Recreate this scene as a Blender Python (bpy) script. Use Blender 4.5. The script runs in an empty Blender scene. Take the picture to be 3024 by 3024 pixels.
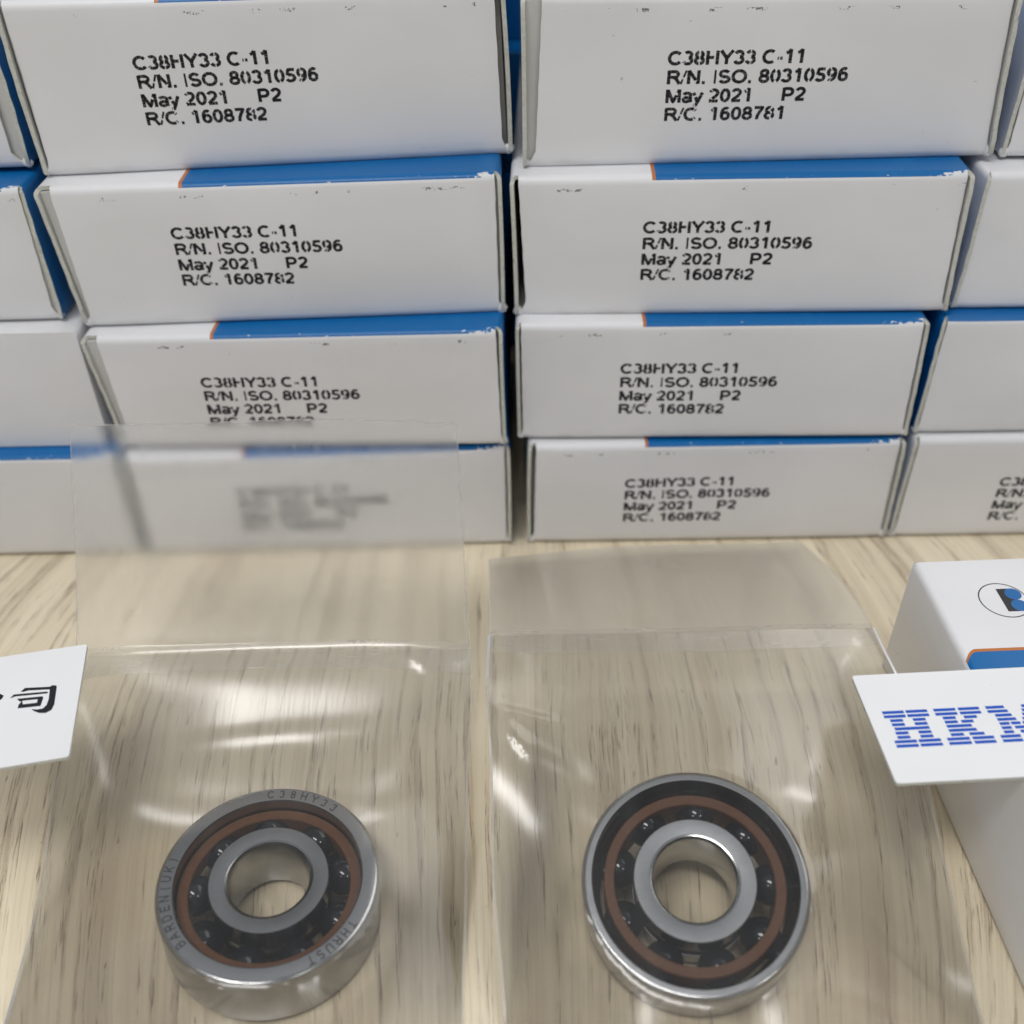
import bpy, math, random
import numpy as np
from mathutils import Matrix, Vector

MM = 0.001
R = math.radians
scene = bpy.context.scene
col = scene.collection

# ------------------------------------------------------------------ camera
PITCH, ROLL = R(38.806), R(1.1)
fw = Vector((0, math.cos(PITCH), -math.sin(PITCH)))
up0 = Vector((0, math.sin(PITCH), math.cos(PITCH)))
r0 = Vector((1, 0, 0))
right = r0 * math.cos(ROLL) - up0 * math.sin(ROLL)
upv = r0 * math.sin(ROLL) + up0 * math.cos(ROLL)
cam_d = bpy.data.cameras.new('camera')
cam = bpy.data.objects.new('camera', cam_d)
col.objects.link(cam)
m = Matrix((right, upv, -fw)).transposed().to_4x4()
m.translation = Vector((0, 0, 0.1))
cam.matrix_world = m
cam_d.sensor_width = 26.0
cam_d.lens = 26.0
cam_d.clip_start = 0.002
cam_d.clip_end = 50.0
cam_d.dof.use_dof = True
cam_d.dof.focus_distance = 0.114
cam_d.dof.aperture_fstop = 15.0
scene.camera = cam

# ------------------------------------------------------------------ room light
world = bpy.data.worlds.new('World')
scene.world = world
world.use_nodes = True
bg = world.node_tree.nodes['Background']
bg.inputs[0].default_value = (0.93, 0.975, 1.04, 1)
bg.inputs[1].default_value = 0.38


def lamp(name, loc, size, power, target=(0, 0.08, 0)):
    d = bpy.data.lights.new(name, 'AREA')
    d.shape = 'RECTANGLE'
    d.size, d.size_y = size
    d.energy = power
    d.color = (1.0, 0.98, 0.955)
    o = bpy.data.objects.new(name, d)
    col.objects.link(o)
    o.location = loc
    o.rotation_euler = (Vector(target) - Vector(loc)).to_track_quat('-Z', 'Y').to_euler()
    return o


lamp('ceiling_lamp', (-0.75, -1.15, 1.75), (0.24, 0.24), 3.0)
lamp('ceiling_lamp', (0.95, -1.15, 1.75), (0.24, 0.24), 3.5)
lamp('ceiling_lamp', (-0.38, -0.48, 1.95), (0.90, 0.25), 15.0)
lamp('ceiling_lamp', (1.30, 0.88, 1.75), (1.6, 1.5), 19.0)

scene.view_settings.view_transform = 'Standard'
scene.view_settings.look = 'None'
scene.view_settings.gamma = 1.0
scene.view_settings.use_curve_mapping = False
scene.view_settings.exposure = -0.05
scene.cycles.use_denoising = True
scene.cycles.max_bounces = 6
scene.cycles.diffuse_bounces = 3
scene.cycles.glossy_bounces = 3
scene.cycles.transparent_max_bounces = 16
scene.cycles.transmission_bounces = 5
scene.cycles.use_adaptive_sampling = True
scene.cycles.adaptive_threshold = 0.02
scene.cycles.sample_clamp_indirect = 8.0
scene.cycles.blur_glossy = 0.3


# ------------------------------------------------------------------ node helpers
class NT:
    def __init__(self, name):
        self.mat = bpy.data.materials.new(name)
        self.mat.use_nodes = True
        self.t = self.mat.node_tree
        self.t.nodes.clear()
        self.out = self.t.nodes.new('ShaderNodeOutputMaterial')

    def n(self, typ, **kw):
        nd = self.t.nodes.new('ShaderNode' + typ)
        for k, v in kw.items():
            setattr(nd, k, v)
        return nd

    def put(self, sock, v):
        if isinstance(v, bpy.types.NodeSocket):
            self.t.links.new(v, sock)
        elif v is not None:
            sock.default_value = v

    def math(self, op, a, b=0.0, c=None, clamp=False):
        nd = self.n('Math', operation=op, use_clamp=clamp)
        self.put(nd.inputs[0], a)
        self.put(nd.inputs[1], b)
        if c is not None:
            self.put(nd.inputs[2], c)
        return nd.outputs[0]

    def mix(self, f, a, b):
        nd = self.n('Mix', data_type='RGBA')
        self.put(nd.inputs[0], f)
        self.put(nd.inputs[6], a)
        self.put(nd.inputs[7], b)
        return nd.outputs[2]

    def noise(self, vec, scale=1.0, detail=3.0, rough=0.5, dist=0.0):
        nd = self.n('TexNoise')
        self.put(nd.inputs['Vector'], vec)
        nd.inputs['Scale'].default_value = scale
        nd.inputs['Detail'].default_value = detail
        nd.inputs['Roughness'].default_value = rough
        nd.inputs['Distortion'].default_value = dist
        return nd.outputs['Fac']

    def ramp(self, f, stops):
        nd = self.n('ValToRGB')
        el = nd.color_ramp.elements
        while len(el) < len(stops):
            el.new(0.5)
        for e, (p, c) in zip(el, stops):
            e.position = p
            e.color = c if len(c) == 4 else (*c, 1)
        self.put(nd.inputs[0], f)
        return nd.outputs[0]

    def mapr(self, v, a, b, c=0.0, d=1.0):
        nd = self.n('MapRange')
        self.put(nd.inputs[0], v)
        for i, x in enumerate((a, b, c, d)):
            nd.inputs[i + 1].default_value = x
        return nd.outputs[0]

    def scale(self, vec, s):
        nd = self.n('Mapping')
        self.put(nd.inputs[0], vec)
        nd.inputs['Scale'].default_value = s
        return nd.outputs[0]

    def bump(self, h, strength, dist):
        nd = self.n('Bump')
        nd.inputs['Strength'].default_value = strength
        nd.inputs['Distance'].default_value = dist
        self.put(nd.inputs['Height'], h)
        return nd.outputs[0]

    def principled(self, color, rough, metallic=0.0, normal=None, ior=1.5, **kw):
        nd = self.n('BsdfPrincipled')
        self.put(nd.inputs['Base Color'], color)
        self.put(nd.inputs['Roughness'], rough)
        nd.inputs['Metallic'].default_value = metallic
        nd.inputs['IOR'].default_value = ior
        if normal is not None:
            self.put(nd.inputs['Normal'], normal)
        for k, v in kw.items():
            self.put(nd.inputs[k], v)
        return nd.outputs[0]

    def done(self, sh):
        self.t.links.new(sh, self.out.inputs[0])
        return self.mat

    def local(self):
        """lc attribute: nominal carton coordinates in mm (across, depth, height)"""
        nd = self.n('Attribute', attribute_name='lc')
        return nd.outputs['Vector']

    def sep(self, v):
        nd = self.n('SeparateXYZ')
        self.put(nd.inputs[0], v)
        return nd.outputs[0], nd.outputs[1], nd.outputs[2]

    def shifted(self, v):
        """add a per-object random offset so that no two cartons repeat"""
        oi = self.n('ObjectInfo')
        s = self.math('MULTIPLY', oi.outputs['Random'], 371.0)
        nd = self.n('VectorMath', operation='ADD')
        self.put(nd.inputs[0], v)
        self.put(nd.inputs[1], s)
        return nd.outputs[0]


WHITE = (0.80, 0.80, 0.815, 1)
BLUE = (0.001, 0.125, 0.375, 1)
ORANGE = (0.50, 0.165, 0.035, 1)


def paper_color(t, v, base=WHITE):
    big = t.noise(t.scale(v, (0.05, 0.05, 0.08)), 1.0, 3)
    c = t.mix(t.mapr(big, 0.3, 0.7), base, tuple(x * k for x, k in zip(base[:3], (0.93, 0.93, 0.925))) + (1,))
    # tiny specks of dirt
    sp = t.noise(v, 0.9, 2, 0.6)
    s = t.mapr(sp, 0.765, 0.80, 0, 0.55)
    return t.mix(s, c, (0.22, 0.21, 0.20, 1))


def mat_flap():
    t = NT('coated_white_board')
    lc = t.local()
    v = t.shifted(lc)
    u, w, h = t.sep(lc)
    c = paper_color(t, v)
    # stray black ink dashes just under the top fold
    band = t.math('MULTIPLY', t.math('GREATER_THAN', h, 16.35), t.math('LESS_THAN', h, 16.75))
    n1 = t.noise(t.scale(v, (0.34, 0.3, 0.5)), 1.0, 1)
    n2 = t.noise(t.scale(v, (2.2, 1, 3.0)), 1.0, 3, 0.7)
    dash = t.math('MULTIPLY', t.math('MULTIPLY', t.math('GREATER_THAN', n1, 0.60), t.math('GREATER_THAN', n2, 0.55)), band)
    c = t.mix(t.math('MULTIPLY', dash, 0.8), c, (0.03, 0.03, 0.035, 1))
    # patchy beige tint towards the lower edge
    g = t.mapr(h, 1.9, 0.6, 0, 1)
    gn = t.noise(t.scale(v, (0.25, 0.4, 1.0)), 1.0, 3)
    c = t.mix(t.math('MULTIPLY', g, t.mapr(gn, 0.45, 0.75, 0, 0.35)), c, (0.50, 0.45, 0.36, 1))
    fine = t.noise(v, 7.0, 4, 0.6)
    return t.done(t.principled(c, 0.42, normal=t.bump(fine, 0.10, 0.00005)))


def mat_print(corner):
    """top panel: white header, thin orange line, blue field; worn white where the board is folded"""
    t = NT('printed_board_rounded' if corner else 'printed_board')
    lc = t.local()
    v = t.shifted(lc)
    u, w, h = t.sep(lc)
    ub = 16.9
    if corner:
        # orange line turns down towards the edge at w = 0
        q = t.math('MAXIMUM', t.math('SUBTRACT', 1.9, w), 0.0)
        ub = t.math('ADD', 14.2, t.math('MULTIPLY', t.math('POWER', q, 2.0), 0.55))
    du = t.math('SUBTRACT', u, ub)
    isblue = t.math('GREATER_THAN', du, 0.42)
    isor = t.math('GREATER_THAN', du, 0.0)
    wv = t.noise(t.scale(v, (0.30, 0.06, 0.3)), 1.0, 2)
    streak = t.mapr(wv, 0.60, 0.72, 0, 0.30)
    halft = t.noise(v, 9.0, 2)
    blue = t.mix(streak, BLUE, (0.02, 0.20, 0.47, 1))
    blue = t.mix(t.mapr(halft, 0.45, 0.62, 0, 0.22), blue, (0.01, 0.19, 0.46, 1))
    white = paper_color(t, v)
    c = t.mix(isor, white, ORANGE)
    c = t.mix(isblue, c, blue)
    # scuffed fold: bare board shows near the front edge, most at the right corner
    n = t.noise(t.scale(v, (0.9, 1.6, 1.6)), 1.0, 4, 0.65)
    near = t.mapr(w, 0.0, 1.3, 1, 0)
    rc = t.mapr(u, 47.5, 54.2, 0, 1)
    amt = t.math('ADD', t.math('MULTIPLY', near, 0.16), t.math('MULTIPLY', t.math('MULTIPLY', near, rc), 0.36))
    sc = t.math('GREATER_THAN', t.math('ADD', n, amt), 0.80)
    if not corner:
        c = t.mix(sc, c, (0.72, 0.73, 0.74, 1))
    fine = t.noise(v, 5.0, 4, 0.6)
    return t.done(t.principled(c, 0.33, normal=t.bump(fine, 0.25, 0.00005), **{'Specular IOR Level': 0.30}))


def mat_plain(name, color, rough, speck=True, bump=0.1, bs=6.0):
    t = NT(name)
    tc = t.n('TexCoord')
    v = t.scale(tc.outputs['Object'], (1000, 1000, 1000))
    v = t.shifted(v)
    c = paper_color(t, v, color) if speck else color
    return t.done(t.principled(c, rough, normal=t.bump(t.noise(v, bs, 4, 0.6), bump, 0.00005)))


def mat_board_edge():
    t = NT('raw_board_edge')
    tc = t.n('TexCoord')
    v = t.shifted(t.scale(tc.outputs['Object'], (1000, 1000, 1000)))
    n = t.noise(v, 2.2, 4, 0.7)
    c = t.mix(t.mapr(n, 0.3, 0.7), (0.66, 0.66, 0.60, 1), (0.50, 0.50, 0.44, 1))
    sp = t.noise(t.scale(v, (3, 3, 0.6)), 1.0, 2)
    c = t.mix(t.mapr(sp, 0.68, 0.74, 0, 0.6), c, (0.12, 0.12, 0.12, 1))
    return t.done(t.principled(c, 0.85, normal=t.bump(n, 0.5, 0.0001)))


def mat_wood():
    t = NT('pale_oak_laminate')
    tc = t.n('TexCoord')
    v0 = t.scale(tc.outputs['Object'], (1000, 1000, 1000))
    # slow wander of the grain
    wob = t.noise(t.scale(v0, (0.010, 0.011, 1)), 1.0, 2)
    wob2 = t.noise(t.scale(v0, (0.05, 0.035, 1)), 1.0, 2)
    x, y, z = t.sep(v0)
    # the figure swells gently around one spot, as in flat-sawn boards
    yy = t.math('SUBTRACT', y, 88.0)
    sw = t.math('MINIMUM', t.math('MULTIPLY', t.math('MULTIPLY', yy, yy), 0.00010), 0.5)
    xs = t.math('MULTIPLY', x, t.math('ADD', 1.0, sw))
    xs = t.math('ADD', xs, t.math('MULTIPLY', t.math('SUBTRACT', wob, 0.5), 6.0))
    xs = t.math('ADD', xs, t.math('MULTIPLY', t.math('SUBTRACT', wob2, 0.5), 2.4))
    cb = t.n('CombineXYZ')
    t.put(cb.inputs[0], xs)
    t.put(cb.inputs[1], y)
    v = cb.outputs[0]
    band = t.noise(t.scale(v, (0.26, 0.004, 1)), 1.0, 3, 0.55)
    c = t.ramp(band, [(0.30, (0.60, 0.50, 0.365)), (0.45, (0.73, 0.635, 0.47)), (0.58, (0.80, 0.71, 0.535)), (0.72, (0.67, 0.57, 0.43))])
    fib = t.noise(t.scale(v, (2.3, 0.030, 1)), 1.0, 3, 0.6)
    c = t.mix(t.mapr(fib, 0.50, 0.70, 0, 0.34), c, (0.45, 0.35, 0.24, 1))
    # darker drawn-out strokes lying along the grain
    p1 = t.noise(t.scale(v, (0.85, 0.022, 1)), 1.0, 2, 0.5)
    st = t.mapr(p1, 0.56, 0.66)
    c = t.mix(t.math('MULTIPLY', st, 0.42), c, (0.34, 0.25, 0.165, 1))
    p2 = t.noise(t.scale(v, (4.2, 0.17, 1)), 1.0, 2, 0.7)
    pore = t.math('MULTIPLY', t.mapr(p1, 0.49, 0.58), t.mapr(p2, 0.55, 0.62))
    c = t.mix(t.math('MULTIPLY', pore, 0.68), c, (0.15, 0.10, 0.06, 1))
    grit = t.noise(v0, 3.4, 2, 0.7)
    c = t.mix(t.mapr(grit, 0.35, 0.65, 0, 0.22), c, (0.80, 0.72, 0.55, 1))
    pits = t.math('MULTIPLY', t.mapr(t.noise(t.scale(v, (1.6, 0.35, 1)), 1.0, 1), 0.77, 0.80), 0.55)
    c = t.mix(pits, c, (0.12, 0.08, 0.05, 1))
    h = t.math('SUBTRACT', t.math('MULTIPLY', grit, 0.35), t.math('ADD', pore, t.math('MULTIPLY', fib, 0.4)))
    return t.done(t.principled(c, 0.52, normal=t.bump(h, 0.35, 0.00012)))


def mat_steel(name, base, rough, scr):
    t = NT(name)
    tc = t.n('TexCoord')
    v = t.scale(tc.outputs['Object'], (1000, 1000, 1000))
    a = t.noise(t.scale(v, (1.2, 14.0, 1.2)), 1.0, 3, 0.6)
    b = t.noise(t.scale(v, (0.4, 0.5, 0.5)), 1.0, 3, 0.6)
    rg = t.math('ADD', t.mapr(b, 0.3, 0.7, rough - 0.05, rough + 0.07), t.mapr(a, 0.3, 0.7, -0.04, 0.05))
    c = t.mix(t.mapr(a, 0.35, 0.65, 0, 0.30), base, tuple(0.80 * k for k in base[:3]) + (1,))
    return t.done(t.principled(c, rg, metallic=1.0, normal=t.bump(a, scr, 0.00003)))


def mat_cage():
    t = NT('phenolic_cage')
    tc = t.n('TexCoord')
    v = t.scale(tc.outputs['Object'], (1000, 1000, 1000))
    n = t.noise(v, 2.6, 4, 0.7)
    c = t.mix(t.mapr(n, 0.35, 0.7), (0.165, 0.060, 0.014, 1), (0.11, 0.038, 0.010, 1))
    sp = t.noise(v, 5.0, 2)
    c = t.mix(t.mapr(sp, 0.70, 0.76, 0, 0.4), c, (0.42, 0.25, 0.14, 1))
    return t.done(t.principled(c, 0.55, normal=t.bump(n, 0.2, 0.0001)))


def mat_film(name, tint, haze, rough, streaks):
    """thin clear plastic: straight transmission, a little milky scatter, glossy skin"""
    t = NT(name)
    tc = t.n('TexCoord')
    v = t.scale(tc.outputs['Object'], (1000, 1000, 1000))
    hz = t.math('MULTIPLY', t.n('Attribute', attribute_name='haze').outputs['Fac'], haze)
    if streaks:
        q = t.noise(t.scale(v, (0.55, 4.5, 4.5)), 1.0, 3, 0.7)
        q2 = t.noise(t.scale(v, (0.12, 0.8, 0.8)), 1.0, 1)
        hz = t.math('ADD', hz, t.math('MULTIPLY', t.mapr(q, 0.56, 0.66, 0, 0.45), t.mapr(q2, 0.48, 0.58)), clamp=True)
    bmp = t.bump(t.noise(t.scale(v, (2.4, 0.05, 0.05)), 1.0, 1, 0.6), 0.06, 0.00012)
    tr = t.n('BsdfTransparent')
    tr.inputs[0].default_value = tint
    df = t.n('BsdfDiffuse')
    df.inputs[0].default_value = (0.80, 0.79, 0.77, 1)
    tl = t.n('BsdfTranslucent')
    tl.inputs[0].default_value = (0.80, 0.79, 0.77, 1)
    sc = t.n('MixShader')
    sc.inputs[0].default_value = 0.5
    t.t.links.new(df.outputs[0], sc.inputs[1])
    t.t.links.new(tl.outputs[0], sc.inputs[2])
    m1 = t.n('MixShader')
    t.put(m1.inputs[0], hz)
    t.t.links.new(tr.outputs[0], m1.inputs[1])
    t.t.links.new(sc.outputs[0], m1.inputs[2])
    gl = t.n('BsdfGlossy')
    gl.inputs['Roughness'].default_value = rough
    gl.inputs[0].default_value = (1, 1, 1, 1)
    t.put(gl.inputs['Normal'], bmp)
    fr = t.n('Fresnel')
    fr.inputs[0].default_value = 1.50
    t.put(fr.inputs['Normal'], bmp)
    m2 = t.n('MixShader')
    t.put(m2.inputs[0], fr.outputs[0])
    t.t.links.new(m1.outputs[0], m2.inputs[1])
    t.t.links.new(gl.outputs[0], m2.inputs[2])
    return t.done(m2.outputs[0])


def mat_frost():
    """the single-layer closing flap: a cloudy film that blurs what lies behind it"""
    t = NT('cloudy_flap_film')
    tc = t.n('TexCoord')
    v = t.scale(tc.outputs['Object'], (1000, 1000, 1000))
    s = t.noise(t.scale(v, (1.2, 0.08, 0.08)), 1.0, 3, 0.6)
    rf = t.n('BsdfRefraction')
    rf.inputs[0].default_value = (0.985, 0.985, 0.98, 1)
    t.put(rf.inputs['Roughness'], t.mapr(s, 0.3, 0.7, 0.50, 0.66))
    rf.inputs['IOR'].default_value = 1.07
    df = t.n('BsdfDiffuse')
    df.inputs[0].default_value = (0.8, 0.8, 0.8, 1)
    tl = t.n('BsdfTranslucent')
    tl.inputs[0].default_value = (0.8, 0.8, 0.8, 1)
    sc = t.n('MixShader')
    t.t.links.new(df.outputs[0], sc.inputs[1])
    t.t.links.new(tl.outputs[0], sc.inputs[2])
    m1 = t.n('MixShader')
    t.put(m1.inputs[0], t.math('MULTIPLY', t.mapr(s, 0.45, 0.75, 0.13, 0.20), t.n('Attribute', attribute_name='haze').outputs['Fac']))
    t.t.links.new(rf.outputs[0], m1.inputs[1])
    t.t.links.new(sc.outputs[0], m1.inputs[2])
    gl = t.n('BsdfGlossy')
    gl.inputs['Roughness'].default_value = 0.25
    fr = t.n('Fresnel')
    fr.inputs[0].default_value = 1.40
    m2 = t.n('MixShader')
    t.put(m2.inputs[0], t.math('MULTIPLY', fr.outputs[0], 0.8))
    t.t.links.new(m1.outputs[0], m2.inputs[1])
    t.t.links.new(gl.outputs[0], m2.inputs[2])
    return t.done(m2.outputs[0])


M = dict(
    flap=mat_flap(), prnt=mat_print(False), prntc=mat_print(True), edge=mat_board_edge(), wood=mat_wood(),
    white=mat_plain('white_board', WHITE, 0.42), inner=mat_plain('uncoated_board', (0.60, 0.60, 0.58, 1), 0.8),
    blue=mat_plain('blue_print', BLUE, 0.38, speck=False), ink=mat_plain('black_ink', (0.006, 0.006, 0.010, 1), 0.75, speck=False),
    logo_black=mat_plain('logo_black', (0.014, 0.014, 0.016, 1), 0.4, speck=False),
    card=mat_plain('white_card', (0.83, 0.835, 0.85, 1), 0.5, bump=0.15, bs=3.0),
    card_blue=mat_plain('card_blue_ink', (0.001, 0.080, 0.50, 1), 0.75, speck=False),
    steel=mat_steel('ground_steel', (0.345, 0.35, 0.36, 1), 0.48, 0.35), steel_in=mat_steel('honed_steel', (0.42, 0.422, 0.43, 1), 0.33, 0.05),
    polished=mat_steel('polished_steel', (0.38, 0.38, 0.375, 1), 0.17, 0.02),
    cage=mat_cage(), ball=mat_plain('black_ceramic', (0.010, 0.012, 0.015, 1), 0.09, speck=False, bump=0.0),
    mark=mat_plain('etched_mark', (0.035, 0.033, 0.032, 1), 0.6, speck=False),
    film=mat_film('clear_bag_film', (0.885, 0.89, 0.895, 1), 0.048, 0.17, False),
    back=mat_film('clear_bag_back', (0.935, 0.935, 0.935, 1), 0.05, 0.2, False),
    seal=mat_film('sealed_strip_film', (0.96, 0.96, 0.955, 1), 0.12, 0.18, True),
    seam=mat_film('seam_and_lit_edge_film', (0.85, 0.85, 0.84, 1), 0.35, 0.25, False),
    frost=mat_frost(),
)


# ------------------------------------------------------------------ object helpers
def empty(name, loc, rot=(0, 0, 0), label=None, cat=None, group=None):
    o = bpy.data.objects.new(name, None)
    o.empty_display_size = 0.005
    col.objects.link(o)
    o.location = [c * MM for c in loc]
    o.rotation_euler = rot
    tag(o, label, cat, group)
    return o


def tag(o, label=None, cat=None, group=None, kind=None):
    for k, v in (('label', label), ('category', cat), ('group', group), ('kind', kind)):
        if v:
            o[k] = v
    return o


def mesh(name, verts, faces, mats, parent=None, midx=None, smooth=False, lc=None, haze=None):
    """verts in mm"""
    me = bpy.data.meshes.new(name)
    me.from_pydata([tuple(c * MM for c in v) for v in verts], [], faces)
    for mt in (mats if isinstance(mats, (list, tuple)) else [mats]):
        me.materials.append(mt)
    if midx is not None:
        me.polygons.foreach_set('material_index', midx)
    if smooth:
        me.polygons.foreach_set('use_smooth', [True] * len(me.polygons))
    if lc is not None:
        at = me.attributes.new('lc', 'FLOAT_VECTOR', 'POINT')
        at.data.foreach_set('vector', np.array(lc, dtype=np.float32).ravel())
    if haze is not None:
        at = me.attributes.new('haze', 'FLOAT', 'POINT')
        at.data.foreach_set('value', np.array(haze, dtype=np.float32).ravel())
    me.update()
    o = bpy.data.objects.new(name, me)
    col.objects.link(o)
    if parent:
        o.parent = parent
    return o


def grid_faces(nu, nv, base=0, flip=False):
    f = []
    for j in range(nv - 1):
        for i in range(nu - 1):
            a = base + j * nu + i
            q = (a, a + 1, a + nu + 1, a + nu)
            f.append(q[::-1] if flip else q)
    return f


# ------------------------------------------------------------------ stroke lettering
def arc(cx, cy, rx, ry, a0, a1, n=14):
    return [(cx + rx * math.cos(R(a0 + (a1 - a0) * i / n)), cy + ry * math.sin(R(a0 + (a1 - a0) * i / n))) for i in range(n + 1)]


T_, B_ = 0.92, 0.08
GL = {
    'C': (1.0, [arc(.53, .5, .41, .42, 40, 320, 24)]),
    '3': (.777, [arc(.37, .715, .235, .205, 165, -75, 14) , arc(.37, .30, .27, .22, 78, -165, 16)]),
    '8': (.777, [arc(.39, .715, .215, .205, 90, 450, 20), arc(.39, .295, .265, .215, 90, 450, 22)]),
    'H': (1.0, [[(.17, 0), (.17, 1)], [(.83, 0), (.83, 1)], [(.17, .52), (.83, .52)]]),
    'Y': (.93, [[(.06, 1), (.465, .45)], [(.87, 1), (.465, .45)], [(.465, .47), (.465, 0)]]),
    '-': (.465, [[(.06, .37), (.41, .37)]]),
    '1': (.777, [[(.17, .74), (.33, .82), (.47, 1.0)], [(.47, 1), (.47, 0)]]),
    'R': (1.0, [[(.17, 0), (.17, 1)], [(.17, T_), (.58, T_)] + arc(.58, .715, .23, .205, 90, -90, 10) + [(.17, .51)], [(.50, .50), (.70, .36), (.93, 0)]]),
    '/': (.388, [[(.02, 0), (.37, 1)]]),
    'N': (1.0, [[(.16, 0), (.16, 1)], [(.16, .98), (.83, .02)], [(.83, 0), (.83, 1)]]),
    '.': (.388, [[(.10, .085), (.29, .085)]]),
    'I': (.388, [[(.195, 0), (.195, 1)]]),
    'S': (.93, [arc(.45, .71, .29, .21, 25, 255, 14)[0:] + [(.52, .48)] + arc(.47, .29, .31, .21, 75, -160, 14)]),
    'O': (1.086, [arc(.54, .5, .43, .42, 90, 450, 28)]),
    '0': (.777, [arc(.39, .5, .255, .42, 90, 450, 26)]),
    '5': (.777, [[(.68, T_), (.24, T_), (.17, .50)], arc(.37, .31, .275, .235, 125, -155, 18)]),
    '9': (.777, [arc(.38, .67, .245, .255, 0, 360, 20), [(.63, .67)] + arc(.36, .50, .27, .42, 10, -125, 14)]),
    '6': (.777, [arc(.40, .33, .245, .255, 0, 360, 20), [(.15, .33)] + arc(.42, .50, .27, .42, 190, 55, 14)]),
    '2': (.777, [arc(.38, .69, .255, .235, 165, -20, 12) + [(.50, .44), (.20, .20), (.13, .08)], [(.08, .08), (.69, .08)]]),
    '7': (.777, [[(.09, T_), (.68, T_), (.48, .58), (.36, .30), (.32, 0)]]),
    'M': (1.163, [[(.16, 0), (.16, 1)], [(.18, .98), (.58, .04), (.98, .98)], [(1.0, 0), (1.0, 1)]]),
    'a': (.777, [arc(.37, .54, .25, .17, 160, 0, 10) + [(.62, .18), (.68, .02)], arc(.34, .22, .22, .16, 20, 340, 16), [(.55, .36), (.62, .38)]]),
    'y': (.698, [[(.05, .73), (.35, .03)], [(.65, .73), (.36, .02), (.24, -.22), (.08, -.23)]]),
    'P': (.93, [[(.17, 0), (.17, 1)], [(.17, T_), (.52, T_)] + arc(.52, .675, .25, .245, 90, -90, 10) + [(.17, .43)]]),
    'B': (.93, [[(.15, 0), (.15, 1)], [(.15, T_), (.50, T_)] + arc(.50, .72, .21, .20, 90, -90, 8) + [(.15, .52)], [(.50, .52)] + arc(.52, .30, .25, .22, 90, -90, 8) + [(.15, .08)]]),
    'A': (.93, [[(.05, 0), (.46, 1)], [(.46, 1), (.88, 0)], [(.2, .36), (.73, .36)]]),
    'D': (1.0, [[(.16, 0), (.16, 1)], [(.16, T_), (.45, T_)] + arc(.45, .5, .38, .42, 90, -90, 14) + [(.16, .08)]]),
    'E': (.93, [[(.16, 0), (.16, 1)], [(.16, T_), (.80, T_)], [(.16, .52), (.75, .52)], [(.16, .08), (.82, .08)]]),
    '(': (.46, [arc(.62, .42, .42, .66, 128, 232, 10)]),
    ')': (.46, [arc(-.16, .42, .42, .66, 52, -52, 10)]),
    'U': (1.0, [[(.16, 1), (.16, .38)] + arc(.5, .38, .34, .30, 180, 360, 12) + [(.84, 1)]]),
    'K': (.96, [[(.16, 0), (.16, 1)], [(.84, 1), (.18, .38)], [(.38, .56), (.88, 0)]]),
    'T': (.85, [[(.03, T_), (.83, T_)], [(.43, .9), (.43, 0)]]),
    ' ': (.388, []),
}


def resample(p, step):
    out = [p[0]]
    for a, b in zip(p, p[1:]):
        d = math.dist(a, b)
        k = max(1, int(math.ceil(d / step)))
        for i in range(1, k + 1):
            out.append((a[0] + (b[0] - a[0]) * i / k, a[1] + (b[1] - a[1]) * i / k))
    return out


def ribbon(p, hw, step=0.045):
    p = [q for i, q in enumerate(p) if i == 0 or math.dist(q, p[i - 1]) > 1e-5]
    p = resample(p, step)
    nrm = []
    for i in range(len(p)):
        a, b = p[max(0, i - 1)], p[min(len(p) - 1, i + 1)]
        dx, dy = b[0] - a[0], b[1] - a[1]
        l = math.hypot(dx, dy) or 1
        nrm.append((-dy / l * hw, dx / l * hw))
    q = []
    for i in range(len(p) - 1):
        (x0, y0), (x1, y1), (a0, b0), (a1, b1) = p[i], p[i + 1], nrm[i], nrm[i + 1]
        q.append(((x0 - a0, y0 - b0), (x1 - a1, y1 - b1), (x1 + a1, y1 + b1), (x0 + a0, y0 + b0)))
    return q


# thin slices that the print head missed, per character position: (from, to) in character units
GAPS = [
    {1: [(.13, .19)], 2: [(.34, .44)], 3: [(.62, .74)], 6: [(.33, .42)], 8: [(.78, .83)], 9: [(.16, .24)]},
    {1: [(.15, .20)], 2: [(.66, .72)], 10: [(.0, .0)], 11: [(.33, .47)], 13: [(.0, .0)], 14: [(.36, .45)], 16: [(.28, .36)]},
    {0: [(.80, .88)], 2: [(.13, .19)], 4: [(.20, .26)], 7: [(.30, .38)], 12: [(.46, .54)]},
    {1: [(.15, .20)], 2: [(.72, .79)], 5: [(.28, .36)], 10: [(.44, .56)]},
]


def text_quads(s, hw, line=None, seed=0):
    """returns quads in cap-height units, and the total advance"""
    rng = random.Random(seed)
    x, out = 0.0, []
    for i, ch in enumerate(s):
        adv, strokes = GL[ch]
        h = hw
        if line is not None and ch in '/I':
            h = hw * 0.62
        gaps = GAPS[line].get(i, []) if line is not None else []
        for st in strokes:
            for q in ribbon(st, h):
                cx = sum(c[0] for c in q) / 4
                if any(a <= cx <= b for a, b in gaps):
                    continue
                out.append([(x + c[0] + (rng.uniform(-.012, .012) if line is not None else 0), c[1] + (rng.uniform(-.012, .012) if line is not None else 0)) for c in q])
        x += adv
    return out, x


# ------------------------------------------------------------------ cartons
W, H, D = 54.45, 18.04, 54.0
TH = 0.48


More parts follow.
